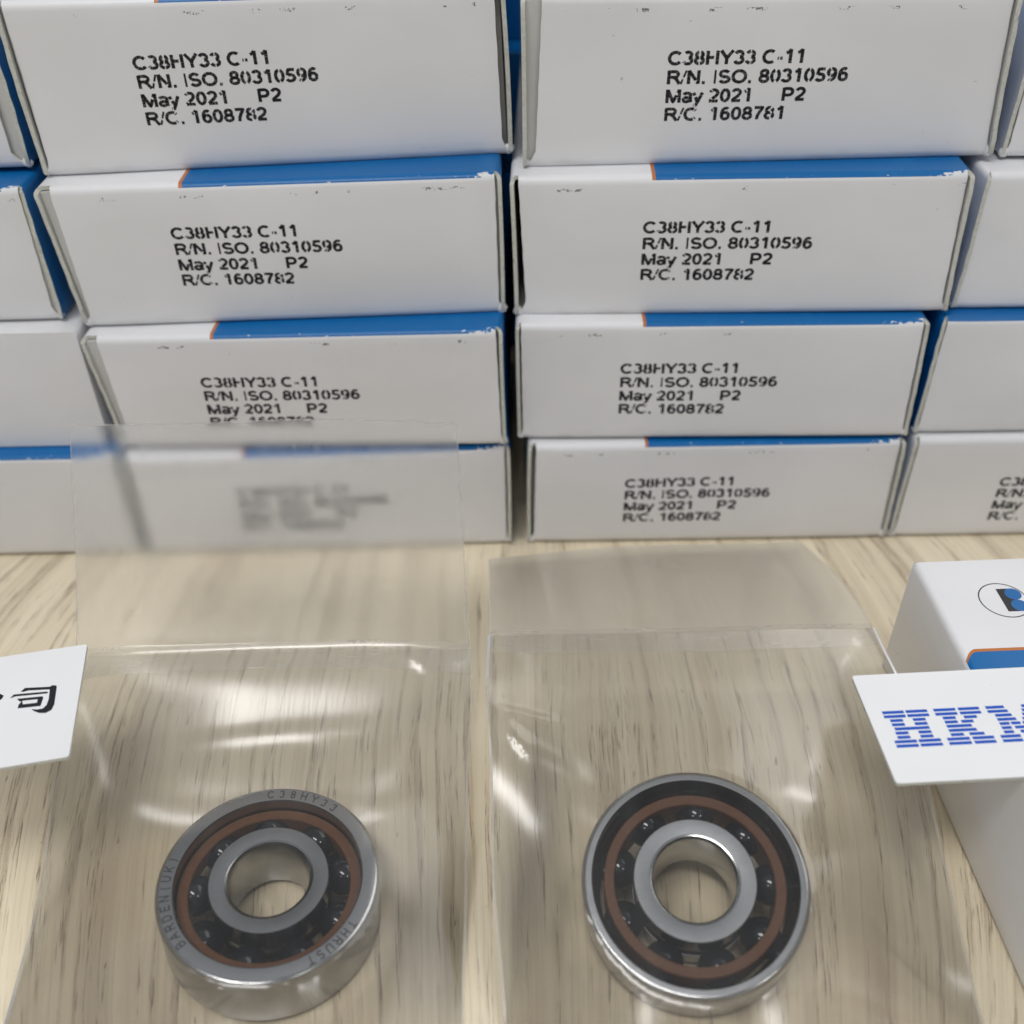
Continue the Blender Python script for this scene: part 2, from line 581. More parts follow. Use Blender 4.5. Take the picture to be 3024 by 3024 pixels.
class Carton:
    def __init__(self, x, y, z, yaw, corners, label, seed, group, gaps=(.4, .4, .4, .4), flap=True, mode='std', rim=0.0, dust=(.8, .8), name='bearing_box'):
        """corners: local TL TR BR BL as (X, Z) in mm; gaps: left top, left bottom, right top, right bottom"""
        self.c = corners
        self.rng = random.Random(seed)
        self.flap = flap
        self.gaps = gaps
        self.dust = dust
        self.ph = [self.rng.uniform(0, 6.28) for _ in range(8)]
        self.bulge = self.rng.uniform(0.10, 0.30)
        self.root = empty(name, (x, y, z), (0, 0, R(yaw)), label, 'carton', group)
        self.mode = mode
        self.sleeve(rim)
        if flap:
            self.front()
        else:
            self.closed_end(0.0)
        self.closed_end(D)

    def P(self, u, v, w):
        s, t = u / W, v / H
        (ax, az), (bx, bz), (cx, cz), (dx, dz) = self.c
        X = (1 - s) * (1 - t) * dx + s * (1 - t) * cx + s * t * bx + (1 - s) * t * ax
        Z = (1 - s) * (1 - t) * dz + s * (1 - t) * cz + s * t * bz + (1 - s) * t * az
        return (X, w, Z)

    def inv(self, X, Z):
        """local face coordinates (mm) back to nominal carton coordinates"""
        u, v = X + W / 2, Z
        for _ in range(6):
            p = self.P(u, v, 0)
            u += X - p[0]
            v += Z - p[2]
        return u, v

    def dw(self, u, v):
        """how far the soft front flap stands out or in (mm, + is inwards)"""
        s, t = u / W, v / H
        e = math.sin(math.pi * min(1, max(0, t)))
        d = -self.bulge * e * (0.4 + 0.6 * math.sin(math.pi * s))
        d += 0.17 * e * math.sin(5.1 * s + self.ph[0]) * math.sin(2.6 * t + self.ph[1])
        d += 0.07 * e * math.sin(11.3 * s + self.ph[2] + 2 * t)
        # flap springs back a little beside the open ends
        d += 0.35 * e * (math.exp(-s * 26) + math.exp(-(1 - s) * 26))
        return d

    def lcv(self, u, v, w):
        if self.mode == 'header_far':
            return (D - w, u, v)
        return (u, w, v)

    # the tube of four panels
    def sleeve(self, rim):
        rc, nc = 0.75, 4
        rf = 0.95 if self.flap else 0.0
        prof = []   # (u, v, nu, nv, side)

        def corner(cu, cv, a0):
            for i in range(nc + 1):
                a = R(a0 + 90 * i / nc)
                prof.append((cu + rc * math.cos(a), cv + rc * math.sin(a), math.cos(a), math.sin(a)))
        segs = 10

        def edge(p, q, n):
            for i in range(1, segs):
                prof.append((p[0] + (q[0] - p[0]) * i / segs, p[1] + (q[1] - p[1]) * i / segs, *n))
        corner(W - rc, H - rc, 0)
        edge((W - rc, H), (rc, H), (0, 1))
        corner(rc, H - rc, 90)
        edge((0, H - rc), (0, rc), (-1, 0))
        corner(rc, rc, 180)
        edge((rc, 0), (W - rc, 0), (0, -1))
        corner(W - rc, rc, 270)
        edge((W, rc), (W, H - rc), (1, 0))
        n = len(prof)
        verts, lc, faces, mi = [], [], [], []
        ws = []
        for (u, v, a, b) in prof:
            k = abs(b) ** 3
            jit = 0.10 * math.sin(v * 1.7 + u * 0.3 + self.ph[3]) + 0.07 * math.sin(v * 4.3 + self.ph[4]) if self.flap else 0
            ws.append((1 - k) * (rim + jit) + k * (rf if b > 0 or not self.flap else 1.1))
        stations = [0, 0.5, 1.0, 2.5, 12, 30, D]
        bow = self.rng.uniform(-0.12, 0.2) if self.flap else 0.0
        for layer in (0, 1):
            off = 0 if layer == 0 else TH
            for st in stations:
                for i, (u, v, a, b) in enumerate(prof):
                    w = ws[i] if st == 0 else max(ws[i] + st * 0.98, st) if st < D else D
                    side = abs(a) * math.sin(math.pi * v / H) * bow * (1 if st < 20 else 0.3)
                    uu, vv = u - a * off + a * side, v - b * off
                    verts.append(self.P(uu, vv, w))
                    lc.append(self.lcv(u, v, w))
        ns = len(stations)

        def idx(layer, s, i):
            return layer * ns * n + s * n + i % n

        def matof(i):
            a = (prof[i][2] + prof[(i + 1) % n][2]) / 2
            b = (prof[i][3] + prof[(i + 1) % n][3]) / 2
            if b > 0.55:
                return 1 if self.mode == 'blue_top' else 0
            if self.mode == 'blue_top' and a < -0.3:
                return 1
            if a > 0.3:
                return 1 if self.mode in ('std', 'blue_top') else 2
            return 2
        for s in range(ns - 1):
            for i in range(n):
                faces.append((idx(0, s, i), idx(0, s, i + 1), idx(0, s + 1, i + 1), idx(0, s + 1, i)))
                mi.append(matof(i))
                faces.append((idx(1, s, i), idx(1, s + 1, i), idx(1, s + 1, i + 1), idx(1, s, i + 1)))
                mi.append(3)
        for i in range(n):
            faces.append((idx(0, 0, i), idx(1, 0, i), idx(1, 0, i + 1), idx(0, 0, i + 1)))
            mi.append(4)
            faces.append((idx(0, ns - 1, i), idx(0, ns - 1, i + 1), idx(1, ns - 1, i + 1), idx(1, ns - 1, i)))
            mi.append(4)
        top = M['prntc'] if self.mode == 'header_far' else M['white'] if self.mode == 'plain' else M['prnt']
        o = mesh('sleeve', verts, faces, [top, M['blue'], M['white'], M['inner'], M['edge']], self.root, mi, True, lc)
        sharp_edges(o)
        self.sl = o

    def closed_end(self, w):
        a = 0.03
        rows = [a, H * .33, H * .66, H - a]
        cols = [a + (W - 2 * a) * i / 8 for i in range(9)]
        v, lc, f = [], [], []
        sgn = -1 if w == 0 else 1
        for (dw) in (0.0, -sgn * 0.45):
            for vv in rows:
                for u in cols:
                    v.append(self.P(u, vv, w + sgn * 0.02 + dw))
                    lc.append(self.lcv(u, vv, 0))
        f = grid_faces(9, 4, 0, w != 0) + grid_faces(9, 4, 36, w == 0)
        mesh('end_panel', v, f, M['blue' if self.mode == 'blue_end' else 'white'], self.root, lc=lc, smooth=False)

    def front(self):
        r, rb = 0.95, 1.1
        gl0, gl1, gr0, gr1 = self.gaps
        prof = []        # (v, w, fold depth sign)
        na = 6
        for i in range(na + 1):
            a = R(90 * i / na)
            prof.append((H - r + r * math.cos(a), r - r * math.sin(a), math.cos(a), -math.sin(a)))
        nm = 16
        for i in range(1, nm):
            prof.append((H - r + (r + rb - H) * i / nm, 0.0, 0, -1))
        for i in range(na + 1):
            a = R(90 * i / na)
            prof.append((rb - rb * math.sin(a), rb - rb * math.cos(a), -math.sin(a), -math.cos(a)))
        nu = 31
        verts, lc, faces, mi = [], [], [], []
        for layer in (0, 1):
            for (v, w, nv, nw) in prof:
                t = v / H
                op = min(1.0, max(0.0, (v - 0.55) / 1.1))
                ul = TH + op * (gl1 + (gl0 - gl1) * t) + 0.03 * math.sin(v * 2.1 + self.ph[5])
                ur = W - TH - op * (gr1 + (gr0 - gr1) * t) + 0.03 * math.sin(v * 1.6 + self.ph[6])
                for i in range(nu):
                    u = ul + (ur - ul) * i / (nu - 1)
                    k = 0 if layer == 0 else -0.42
                    vv, ww = v + nv * k, w + nw * k
                    e = 0.12 * math.exp(-min(i, nu - 1 - i) * 1.2) if layer == 0 else 0
                    verts.append(self.P(u, vv, ww + self.dw(u, v) + e))
                    lc.append((u, w, v))
        nr = len(prof)
        faces += grid_faces(nu, nr, 0, True)
        for j in range(nr - 1):
            for i in range(nu - 1):
                mi.append((4 if self.mode == 'blue_top' else 1) if j < 4 else 0)
        base = nu * nr
        faces += grid_faces(nu, nr, base, False)
        mi += [2] * ((nu - 1) * (nr - 1))
        for j in range(nr - 1):
            for i, fl in ((0, False), (nu - 1, True)):
                a, b = j * nu + i, (j + 1) * nu + i
                q = (a, b, base + b, base + a)
                faces.append(q[::-1] if fl else q)
                mi.append(3)
        o = mesh('front_flap', verts, faces, [M['flap'], M['prnt'], M['inner'], M['edge'], M['blue']], self.root, mi, True, lc)
        sharp_edges(o)
        self.fl = o
        # folded-in dust flaps seen through the slits beside the front flap
        for side in (0, 1):
            if self.dust[side] is None:
                continue
            w0 = self.dust[side]
            u0, u1 = (TH + 0.02, 9.0) if side == 0 else (W - 9.0, W - TH - 0.02)
            dv = []
            for w in (w0, w0 + 0.4):
                for vv in (0.55, H * .5, H - 0.6):
                    for u in (u0, u1):
                        ww = w + (0.0 if (u == u0) == (side == 0) else 0.5)
                        dv.append(self.P(u, vv, ww))
            df = [(0, 1, 3, 2), (2, 3, 5, 4), (6, 8, 9, 7), (8, 10, 11, 9), (0, 6, 7, 1), (4, 5, 11, 10)]
            mesh('dust_flap', dv, df, M['inner'], self.root)
        # crushed board at the lower corners of the fold
        for side in (0, 1):
            u = TH * .9 if side == 0 else W - TH * .9
            k = self.rng.uniform(.8, 1.25)
            lump(self.P(u, 0.72, 0.50), (0.60 * k, 0.46, 0.55 * k), self.rng, self.root)

    def text(self, u0, v0, lines, xs=1.675, cap=1.5, pitch=2.1, slope=0.0, seed=0):
        for li, s in enumerate(lines):
            qs, adv = text_quads(s, 0.116, li, seed * 10 + li)
            verts, faces = [], []
            for q in qs:
                b = len(verts)
                for (x, y) in q:
                    X, Y = x * xs, y * cap
                    u, v = self.inv(u0 + X, v0 - li * pitch + Y + slope * X)
                    verts.append(self.P(u, v, self.dw(u, v) - 0.02))
                faces.append((b, b + 1, b + 2, b + 3))
            mesh('text_line', verts, faces, M['ink'], self.fl)


def sharp_edges(o, ang=50):
    me = o.data
    try:
        me.set_sharp_from_angle(angle=R(ang))
    except Exception:
        pass


def lump(p, size, rng, parent, name='crushed_corner'):
    v, f = [], []
    nu, nv = 10, 7
    for j in range(nv):
        th = math.pi * j / (nv - 1)
        for i in range(nu):
            ph = 2 * math.pi * i / nu
            k = 1 + rng.uniform(-0.18, 0.18)
            v.append((p[0] + size[0] * k * math.sin(th) * math.cos(ph), p[1] + size[1] * k * math.sin(th) * math.sin(ph), p[2] + size[2] * k * math.cos(th)))
    for j in range(nv - 1):
        for i in range(nu):
            a, b = j * nu + i, j * nu + (i + 1) % nu
            f.append((a, a + nu, b + nu, b))
    return mesh(name, v, f, M['white'], parent, smooth=True)


# ------------------------------------------------------------------ table
def table():
    v, f = [], []
    x0, x1, y0, y1, t = -600, 600, -330, 520, 25
    for z in (0, -t):
        v += [(x0, y0, z), (x1, y0, z), (x1, y1, z), (x0, y1, z)]
    f = [(0, 1, 2, 3), (7, 6, 5, 4), (0, 4, 5, 1), (1, 5, 6, 2), (2, 6, 7, 3), (3, 7, 4, 0)]
    o = mesh('tabletop', v, f, M['wood'])
    tag(o, 'pale oak wood-grain tabletop under everything', None, None, 'structure')


table()

GRP = 'cartons stacked in the wall of boxes'
L82 = ['C38HY33 C-11', 'R/N. ISO. 80310596', 'May 2021', 'R/C. 1608782']
L81 = L82[:3] + ['R/C. 1608781']


def std(dx=0.0, hw=W / 2, tl=0, tr=0, br=0, bl=0):
    return [(-hw, H + tl), (hw, H + tr), (hw, br), (-hw, bl)]


E = 0.10      # air between stacked cartons
boxes = {}
# second column (left full column)
boxes['B1'] = Carton(-28.22, 125.4, 3 * H, 3.0, [(-28.20, 19.7), (28.55, 19.6), (29.20, .62), (-28.06, -.02)],
                     'white carton on top of the left full column, text block tilted upwards', 11, GRP, (.35, .25, .70, .65), rim=-0.1, dust=(.7, 2.2))
boxes['B2'] = Carton(-28.27, 120.4, 2 * H, -0.1, [(-28.50, 18.05), (27.75, 18.9), (27.86, .28), (-27.00, -.72)],
                     'white carton second from top in the left full column, bright fold along its top', 12, GRP, (1.35, .45, .30, .25), dust=(.55, .9))
boxes['B3'] = Carton(-27.63, 116.7, H, -2.12, [(-27.95, 17.25), (26.88, 18.55), (27.10, .55), (-26.28, .02)],
                     'white carton in the left full column, its text cut off by the clear flap edge', 13, GRP, (1.6, .9, .42, .2), dust=(.5, 1.6))
boxes['B4'] = Carton(-26.80, 116.14, 0, 0.76, [(-26.85, 17.35), (26.65, 18.00), (26.60, .10), (-26.60, .10)],
                     'white carton at table level seen blurred through the standing clear flap', 14, GRP, (.6, .4, .3, .25))
# third column (right full column)
boxes['C1'] = Carton(30.47, 123.7, 3 * H, -0.9, [(-28.45, 19.4), (26.99, 19.0), (28.60, .58), (-28.35, -.20)],
                     'white carton on top of the right full column, number ending in one', 21, GRP, (1.9, .95, .35, .3), rim=-0.3, dust=(.6, .7))
boxes['C2'] = Carton(28.53, 119.6, 2 * H, -2.52, [(-28.10, 18.1), (26.92, 18.7), (27.94, .28), (-27.64, -.50)],
                     'white carton second from top in the right full column, dark slit at its left', 22, GRP, (.55, 1.0, .3, .3), rim=-0.25, dust=(None, .7))
boxes['C3'] = Carton(27.80, 117.2, H, -1.77, [(-26.93, 17.9), (26.14, 18.25), (27.05, .22), (-26.77, -.10)],
                     'white carton third from top in the right full column', 23, GRP, (.25, .25, .3, .3), dust=(None, .7))
boxes['C4'] = Carton(28.92, 116.37, 0, -0.31, [(-26.50, 17.80), (26.10, 17.85), (26.70, .10), (-26.65, .10)],
                     'white carton at table level in the right full column, blurred print, behind the right bag', 24, GRP, (.7, .45, .4, .35), dust=(2.0, .7))
# cut off at the left of the picture
boxes['A1'] = Carton(-86.0, 125.8, 3 * H, 1.5, std(hw=27.2, tl=-.1, tr=-.2, br=.25, bl=.2),
                     'white carton at the upper left picture edge, only its right corner showing', 31, GRP, (.8, .8, 1.3, 1.5), dust=(.8, .6))
boxes['A2'] = Carton(-85.6, 121.2, 2 * H, 0.5, std(hw=27.2, tl=-.1, tr=-.2, br=-.1, bl=-.1),
                     'white carton cut by the left edge, blue right side beside a slit, second row', 32, GRP, (.8, .8, .2, .7), dust=(.8, .5))
boxes['A3'] = Carton(-83.4, 118.6, H, 0.0, std(hw=27.3, tl=-.1, tr=-.25, br=.1, bl=.1),
                     'plain white carton at the left edge without any slit or blue, third row', 33, GRP, flap=False, mode='plain')
boxes['A4'] = Carton(-81.2, 116.0, 0, 0.0, std(hw=27.2, tl=-.05, tr=-.05, br=.1, bl=.1),
                     'white carton at table level at the left edge, blue top strip half behind the flap', 34, GRP, (.8, .8, .4, .4))
# cut off at the right of the picture
boxes['D1'] = Carton(87.6, 123.2, 3 * H, -1.0, std(hw=27.2, tl=-.1, tr=-.1, br=.2, bl=.25),
                     'white carton in the upper right picture corner, a thin sliver of it showing', 41, GRP, (.3, .3, .8, .8))
boxes['D2'] = Carton(84.7, 119.2, 2 * H, -1.0, std(hw=27.2, tl=-.05, tr=-.1, br=.1, bl=-.1),
                     'white carton cut by the right edge, second row, slanted bare board edge at its left', 42, GRP, (.15, .2, .8, .8), rim=-0.2)
boxes['D3'] = Carton(83.0, 117.2, H, -0.5, std(hw=27.0, tl=-.1, tr=-.1, br=.1, bl=-.05),
                     'white carton cut by the right edge, third row, blue strip across its whole top', 43, GRP, (.25, .25, .8, .8), mode='blue_top')
boxes['D4'] = Carton(83.4, 116.2, 0, -0.3, std(hw=27.2, tl=-.15, tr=-.1, br=.1, bl=.1),
                     'white carton at table level at the right edge, only the start of its print showing', 44, GRP, (.3, .3, .8, .8))
# added unseen cartons blocking light through the seam, blue ends imitating its dark shade
for row, nm in enumerate(('lowest', 'second lowest', 'second highest', 'highest')):
    Carton(2.0 + row * 0.4, 175.6 if row < 3 else 183.5, row * H, 0.6 - 0.4 * row, std(tl=-.1, tr=-.1, br=.1, bl=.1),
           '%s added light-blocking carton behind the seam of the two full columns' % nm, 60 + row, None, flap=False, mode='blue_end')
for i, (k, x, y, sl, ln) in enumerate((
        ('B1', -14.45, 12.2, .012, L82), ('B2', -13.15, 11.45, .010, L82), ('B3', -13.33, 10.1, .016, L82), ('B4', -11.84, 10.6, .008, L82),
        ('C1', -11.63, 11.85, .004, L81), ('C2', -11.75, 11.25, .004, L82), ('C3', -13.08, 10.69, .002, L82), ('C4', -12.74, 10.57, .0, L82),
        ('D4', -13.4, 9.6, .0, L82))):
    b = boxes[k]
    b.text(x, y, ln, slope=sl, seed=i)
    # the letter-digit pair set apart on the third line
    qs, adv = text_quads('P2', 0.116, None, i)
    verts, faces = [], []
    for q in qs:
        n0 = len(verts)
        for (px, py) in q:
            u, v = b.inv(x + 13.55 + px * 1.69, y - 2 * 2.1 + py * 1.5 + sl * (13.55 + px * 1.69))
            verts.append(b.P(u, v, b.dw(u, v) - 0.02))
        faces.append((n0, n0 + 1, n0 + 2, n0 + 3))
    mesh('text_line', verts, faces, M['ink'], b.fl)

# ------------------------------------------------------------------ single carton in front on the right
LOOSE = Carton(76.5, 37.6, 0, 1.6, [(-W / 2, H), (W / 2, H), (W / 2, .05), (-W / 2, .05)],
               'white and blue carton lying alone in front with round emblem on its top', 51, None, flap=False, mode='header_far')


def flat_poly(name, pts, z, mat, parent, thick=0.0):
    return mesh(name, [(x, y, z) for x, y in pts], [tuple(range(len(pts)))], mat, parent)


def ring_mesh(name, cx, cy, r0_, r1_, z, mat, parent, n=64):
    v, f = [], []
    for i in range(n):
        a = 2 * math.pi * i / n
        v += [(cx + r0_ * math.cos(a), cy + r0_ * math.sin(a), z), (cx + r1_ * math.cos(a), cy + r1_ * math.sin(a), z)]
    for i in range(n):
        j = (i + 1) % n
        f.append((2 * i, 2 * i + 1, 2 * j + 1, 2 * j))
    return mesh(name, v, f, mat, parent)


def disc_mesh(name, cx, cy, r, z, mat, parent, n=40):
    v = [(cx + r * math.cos(2 * math.pi * i / n), cy + r * math.sin(2 * math.pi * i / n), z) for i in range(n)]
    return mesh(name, v, [tuple(range(n))], mat, parent)


lx, ly = -19.2, 47.1      # centre of the emblem in the carton's own frame
ring_mesh('emblem_ring', lx, ly, 2.68, 2.82, H + 0.012, M['logo_black'], LOOSE.sl)
flat_poly('emblem_block', [(lx - .25, ly - 1.85), (lx + 1.6, ly - 1.85), (lx + 1.6, ly + 1.85), (lx - .25, ly + 1.85)], H + 0.012, M['logo_black'], LOOSE.sl)
for dy in (0.93, -0.93):
    disc_mesh('emblem_disc', lx + 1.42, ly + dy, 0.93, H + 0.018, M['blue'], LOOSE.sl)
flat_poly('emblem_block', [(lx + 1.45, ly - 1.86), (lx + 2.6, ly - 1.86), (lx + 2.6, ly + 1.86), (lx + 1.45, ly + 1.86)], H + 0.008, M['white'], LOOSE.sl)


# ------------------------------------------------------------------ printed card strips
def card(name, corner, yaw, length, depth, z, label, sign):
    """corner: near end corner (x, y) of the short edge; sign=+1 runs to the right, -1 to the left"""
    root = empty(name, (corner[0], corner[1], z), (0, 0, R(yaw)), label, 'card', 'printed card strips')
    r, t = 0.32, 0.42
    pts = []
    a, b = (0, length) if sign > 0 else (-length, 0)
    for cx, cy, a0 in ((b - r, depth - r, 0), (a + r, depth - r, 90), (a + r, r, 180), (b - r, r, 270)):
        for i in range(5):
            an = R(a0 + 90 * i / 4)
            pts.append((cx + r * math.cos(an), cy + r * math.sin(an)))
    n = len(pts)
    v = [(x, y, 0) for x, y in pts] + [(x, y, t) for x, y in pts]
    # slightly bevelled upper rim
    f = [tuple(range(n))[::-1], tuple(range(n, 2 * n))] + [(i, (i + 1) % n, n + (i + 1) % n, n + i) for i in range(n)]
    mi = [0, 0] + [1] * n
    mesh('card_sheet', v, f, [M['card'], M['edge']], root, mi)
    return root, t


cr, ct = card('card_strip', (35.95, 59.1), 2.3, 88, 13.65, H + 0.06, 'white card strip with striped blue letters lying on the loose carton', +1)
# striped slab letters, nine bars each: spans in letter units
HB = [[(0, .48), (.52, 1)]] * 2 + [[(.10, .38), (.60, .88)]] * 2 + [[(.12, .88)]] + [[(.10, .38), (.60, .88)]] * 2 + [[(0, .48), (.52, 1)]] * 2
KB = [[(0, .48), (.54, 1)]] * 2 + [[(.12, .40), (.58, .86)], [(.12, .40), (.48, .74)], [(.12, .66)], [(.12, .72)], [(.12, .40), (.52, .84)], [(0, .48), (.54, 1)], [(0, .48), (.54, 1)]]
MB_ = [[(0, .34), (.66, 1)], [(0, .37), (.63, 1)], [(.10, .40), (.60, .90)], [(.10, .44), (.56, .90)], [(.10, .28), (.31, .48), (.52, .69), (.72, .90)], [(.10, .28), (.34, .66), (.72, .90)], [(.10, .28), (.40, .60), (.72, .90)], [(0, .36), (.44, .56), (.64, 1)], [(0, .36), (.64, 1)]]


def striped(root, x0, y0, wid, hgt, rows, t):
    n = len(rows)
    for i, spans in enumerate(rows):
        yt = y0 + hgt * (1 - i / n)
        yb = yt - hgt / n * 0.70
        v, f = [], []
        for a, b in spans:
            k = len(v)
            v += [(x0 + wid * a, yb, t + .012), (x0 + wid * b, yb, t + .012), (x0 + wid * b, yt, t + .012), (x0 + wid * a, yt, t + .012)]
            f.append((k, k + 1, k + 2, k + 3))
        mesh('letter_stripe', v, f, M['card_blue'], root)


sheet = [c for c in cr.children][0]
for x0, wid, rows in ((1.52, 4.62, HB), (6.78, 4.70, KB), (12.15, 5.6, MB_)):
    striped(sheet, x0, 3.95, wid, 4.75, rows, ct)

cl, ct2 = card('card_strip', (-44.19, 64.14), 10.9, 90, 15.65, H + 0.06, 'white card strip with one bold black written character at its right end', -1)
lsheet = [c for c in cl.children][0]
ca, sa = math.cos(R(10.9)), math.sin(R(10.9))


def to_card(p):
    x, y = p[0] + 44.19, p[1] - 64.14
    return (x * ca + y * sa, -x * sa + y * ca)


def stroke_poly(pts, name='brush_stroke', dz=.012, mt='ink'):
    q = [to_card(p) for p in pts]
    # triangulate through a bmesh so concave outlines fill cleanly
    import bmesh
    bm = bmesh.new()
    vs = [bm.verts.new((x * MM, y * MM, (ct2 + dz) * MM)) for x, y in q]
    fc = bm.faces.new(vs)
    bmesh.ops.triangulate(bm, faces=[fc])
    me = bpy.data.meshes.new(name)
    bm.to_mesh(me)
    bm.free()
    me.materials.append(M[mt])
    o = bpy.data.objects.new(name, me)
    col.objects.link(o)
    o.parent = lsheet
    return o


stroke_poly([(-52.06, 72.73), (-51.76, 73.25), (-49.21, 73.34), (-48.99, 73.55), (-48.53, 73.5), (-48.41, 73.19), (-47.89, 70.91), (-47.93, 70.17), (-48.4, 69.77), (-49.06, 69.78), (-49.72, 70.06), (-50.08, 70.33), (-49.47, 70.26), (-48.93, 70.36), (-48.68, 70.82), (-48.73, 71.68), (-49.07, 72.98), (-51.3, 72.88), (-51.73, 72.7)])
stroke_poly([(-52.85, 71.87), (-52.61, 72.37), (-49.24, 72.68), (-49.07, 72.49), (-49.23, 72.42), (-52.34, 72.09), (-52.68, 71.9)])
stroke_poly([(-52.09, 71.76), (-49.51, 72.04), (-49.35, 71.8), (-49.26, 70.73), (-51.54, 70.45), (-51.62, 70.95), (-51.2, 70.99), (-49.8, 71.17), (-49.87, 71.65), (-51.42, 71.48), (-51.42, 71.40), (-51.66, 71.38)])
stroke_poly([(-51.42, 71.48), (-51.62, 70.95), (-51.2, 70.99)], dz=.0125)
stroke_poly([(-55.6, 73.6), (-55.0, 73.4), (-54.3, 72.6), (-53.63, 72.23), (-53.65, 71.85), (-53.8, 71.59), (-54.4, 71.7), (-55.2, 72.9)])
# the carton that carries the left strip lies just outside the picture
Carton(-106.0, 46.0, 0, 3.0, [(-W / 2, H), (W / 2, H), (W / 2, .05), (-W / 2, .05)],
       'white carton beyond the left edge carrying the strip with the black character', 52, None, flap=False, mode='plain')


# ------------------------------------------------------------------ bearings
def lathe(name, prof, mat, parent, n=144, closed=True, smooth=True):
    v, f, mi = [], [], []
    m_ = len(prof)
    for i in range(n):
        a = 2 * math.pi * i / n
        ca_, sa_ = math.cos(a), math.sin(a)
        for (r, z) in prof:
            v.append((r * ca_, r * sa_, z))
    for i in range(n):
        j = (i + 1) % n
        for k in range(m_ if closed else m_ - 1):
            l = (k + 1) % m_
            f.append((i * m_ + k, j * m_ + k, j * m_ + l, i * m_ + l))
            flat = abs(prof[l][1] - prof[k][1]) < 1e-6
            mi.append(0 if flat or not isinstance(mat, list) else 1)
    o = mesh(name, v, f, mat, parent, mi, smooth=smooth)
    sharp_edges(o, 28)
    return o


def rnd(r, z, rad, a0, n=4):
    return [(r + rad * math.cos(R(a0 + 90 * i / n)), z + rad * math.sin(R(a0 + 90 * i / n))) for i in range(n + 1)]


PR, BR_, NB = 7.6, 1.985, 9


def groove(z0, z1, r_sign, n=10):
    """raceway points between two heights, ball circle around (PR, 3.5)"""
    out = []
    for i in range(n + 1):
        z = z0 + (z1 - z0) * i / n
        d = math.sqrt(max(0, 2.03 ** 2 - (z - 3.5) ** 2))
        out.append((PR + r_sign * d, z))
    return out


def bearing(loc, normal, thrust_up, ball0, label):
    nrm = Vector(normal).normalized()
    q = Vector((0, 0, 1)).rotation_difference(nrm)
    base = Vector(loc) - nrm * 7.0
    root = empty('ball_bearing', base, q.to_euler(), label, 'bearing')
    zt = lambda z: z if thrust_up else 7.0 - z
    # outer ring: thrust face (z=7) is wide, the other face is relieved
    op = [(9.22, 6.88)] + [(9.34, 7.0)] + rnd(10.62, 6.62, .38, 90)[::-1][0:0] + [(10.55, 7.0), (10.73, 6.965), (10.87, 6.87), (10.965, 6.73), (11.0, 6.55),
          (11.0, .45), (10.965, .27), (10.87, .13), (10.73, .035), (10.55, 0), (10.02, 0), (9.92, .10), (9.90, 2.4)]
    gv = groove(2.9, 4.7, +1)
    op += gv + [(9.22, 5.0)]
    op = [(r, zt(z)) for r, z in op]
    if not thrust_up:
        op = op[::-1]
    oring = lathe('outer_ring', op, [M['steel'], M['polished']], root)
    ip = [(4.42, 7.0), (5.86, 7.0), (5.95, 6.9), (5.95, 4.6)] + [p for p in groove(4.6, 2.4, -1)] + [(5.95, 2.35), (5.95, .1), (5.86, 0), (4.42, 0),
          (4.20, .06), (4.06, .2), (4.0, .45), (4.0, 6.55), (4.06, 6.8), (4.20, 6.94)]
    ip = [(r, zt(z)) for r, z in ip]
    if thrust_up:
        ip = ip[::-1]
    lathe('inner_ring', ip, [M['steel'], M['polished']], root)
    ct_, cb_ = (5.5, 3.6) if thrust_up else (6.0, 1.0)
    ci, co = (8.0, 9.12) if thrust_up else (7.78, 8.83)
    cp = [(ci, ct_ - .1), (ci + .08, ct_), (co - .08, ct_), (co, ct_ - .1), (co, cb_ + .1), (co - .08, cb_), (ci + .08, cb_), (ci, cb_ + .1)][::-1]
    lathe('cage', cp, M['cage'], root)
    bm_v, bm_f = [], []
    nu, nv = 28, 16
    for j in range(nv + 1):
        th = math.pi * j / nv
        for i in range(nu):
            ph = 2 * math.pi * i / nu
            bm_v.append((BR_ * math.sin(th) * math.cos(ph), BR_ * math.sin(th) * math.sin(ph), BR_ * math.cos(th)))
    for j in range(nv):
        for i in range(nu):
            a, b = j * nu + i, j * nu + (i + 1) % nu
            bm_f.append((a, a + nu, b + nu, b))
    first = mesh('ball', bm_v, bm_f, M['ball'], root, smooth=True)
    for k in range(NB):
        o = first if k == 0 else first.copy()
        if k:
            col.objects.link(o)
            o.parent = root
        a = R(ball0 + 40 * k)
        o.location = (PR * math.cos(a) * MM, PR * math.sin(a) * MM, 3.5 * MM)
    return root, oring


lb, lring = bearing((-25.04, 57.2, 7.60), (.07, .01, 1), True, 60, 'steel ball bearing with engraved rim lettering in the left bag')
rb, rring = bearing((17.07, 54.92, 9.72), (-.07, -.25, 1), False, 81, 'steel ball bearing without lettering, brown cage and black balls, right bag')


def engrave(s, a_start, a_end, parent, r_base=9.56, cap=0.96):
    qs, adv = text_quads(s, 0.050, None, 3)
    # even letter spacing around the rim: advance stretched to the measured angle
    widths = [GL[c][0] for c in s]
    n = len(s)
    v, f = [], []
    xoff = 0.0
    for i, ch in enumerate(s):
        a_c = a_start + (a_end - a_start) * i / (n - 1)
        for st in GL[ch][1]:
            for q in ribbon(st, 0.075, 0.09):
                b = len(v)
                for (x, y) in q:
                    rr = r_base + y * cap
                    an = R(a_c) - (x - widths[i] / 2) * cap * 0.82 / 10.0
                    v.append((rr * math.cos(an), rr * math.sin(an), 7.006))
                f.append((b, b + 1, b + 2, b + 3))
    return mesh('engraved_text', v, f, M['mark'], parent)


engrave('C38HY33', 98.5, 57.5, lring)
engrave('BARDEN(UK)', 225.5, 169.5, lring)
engrave('THRUST', -28.5, -57.5, lring)


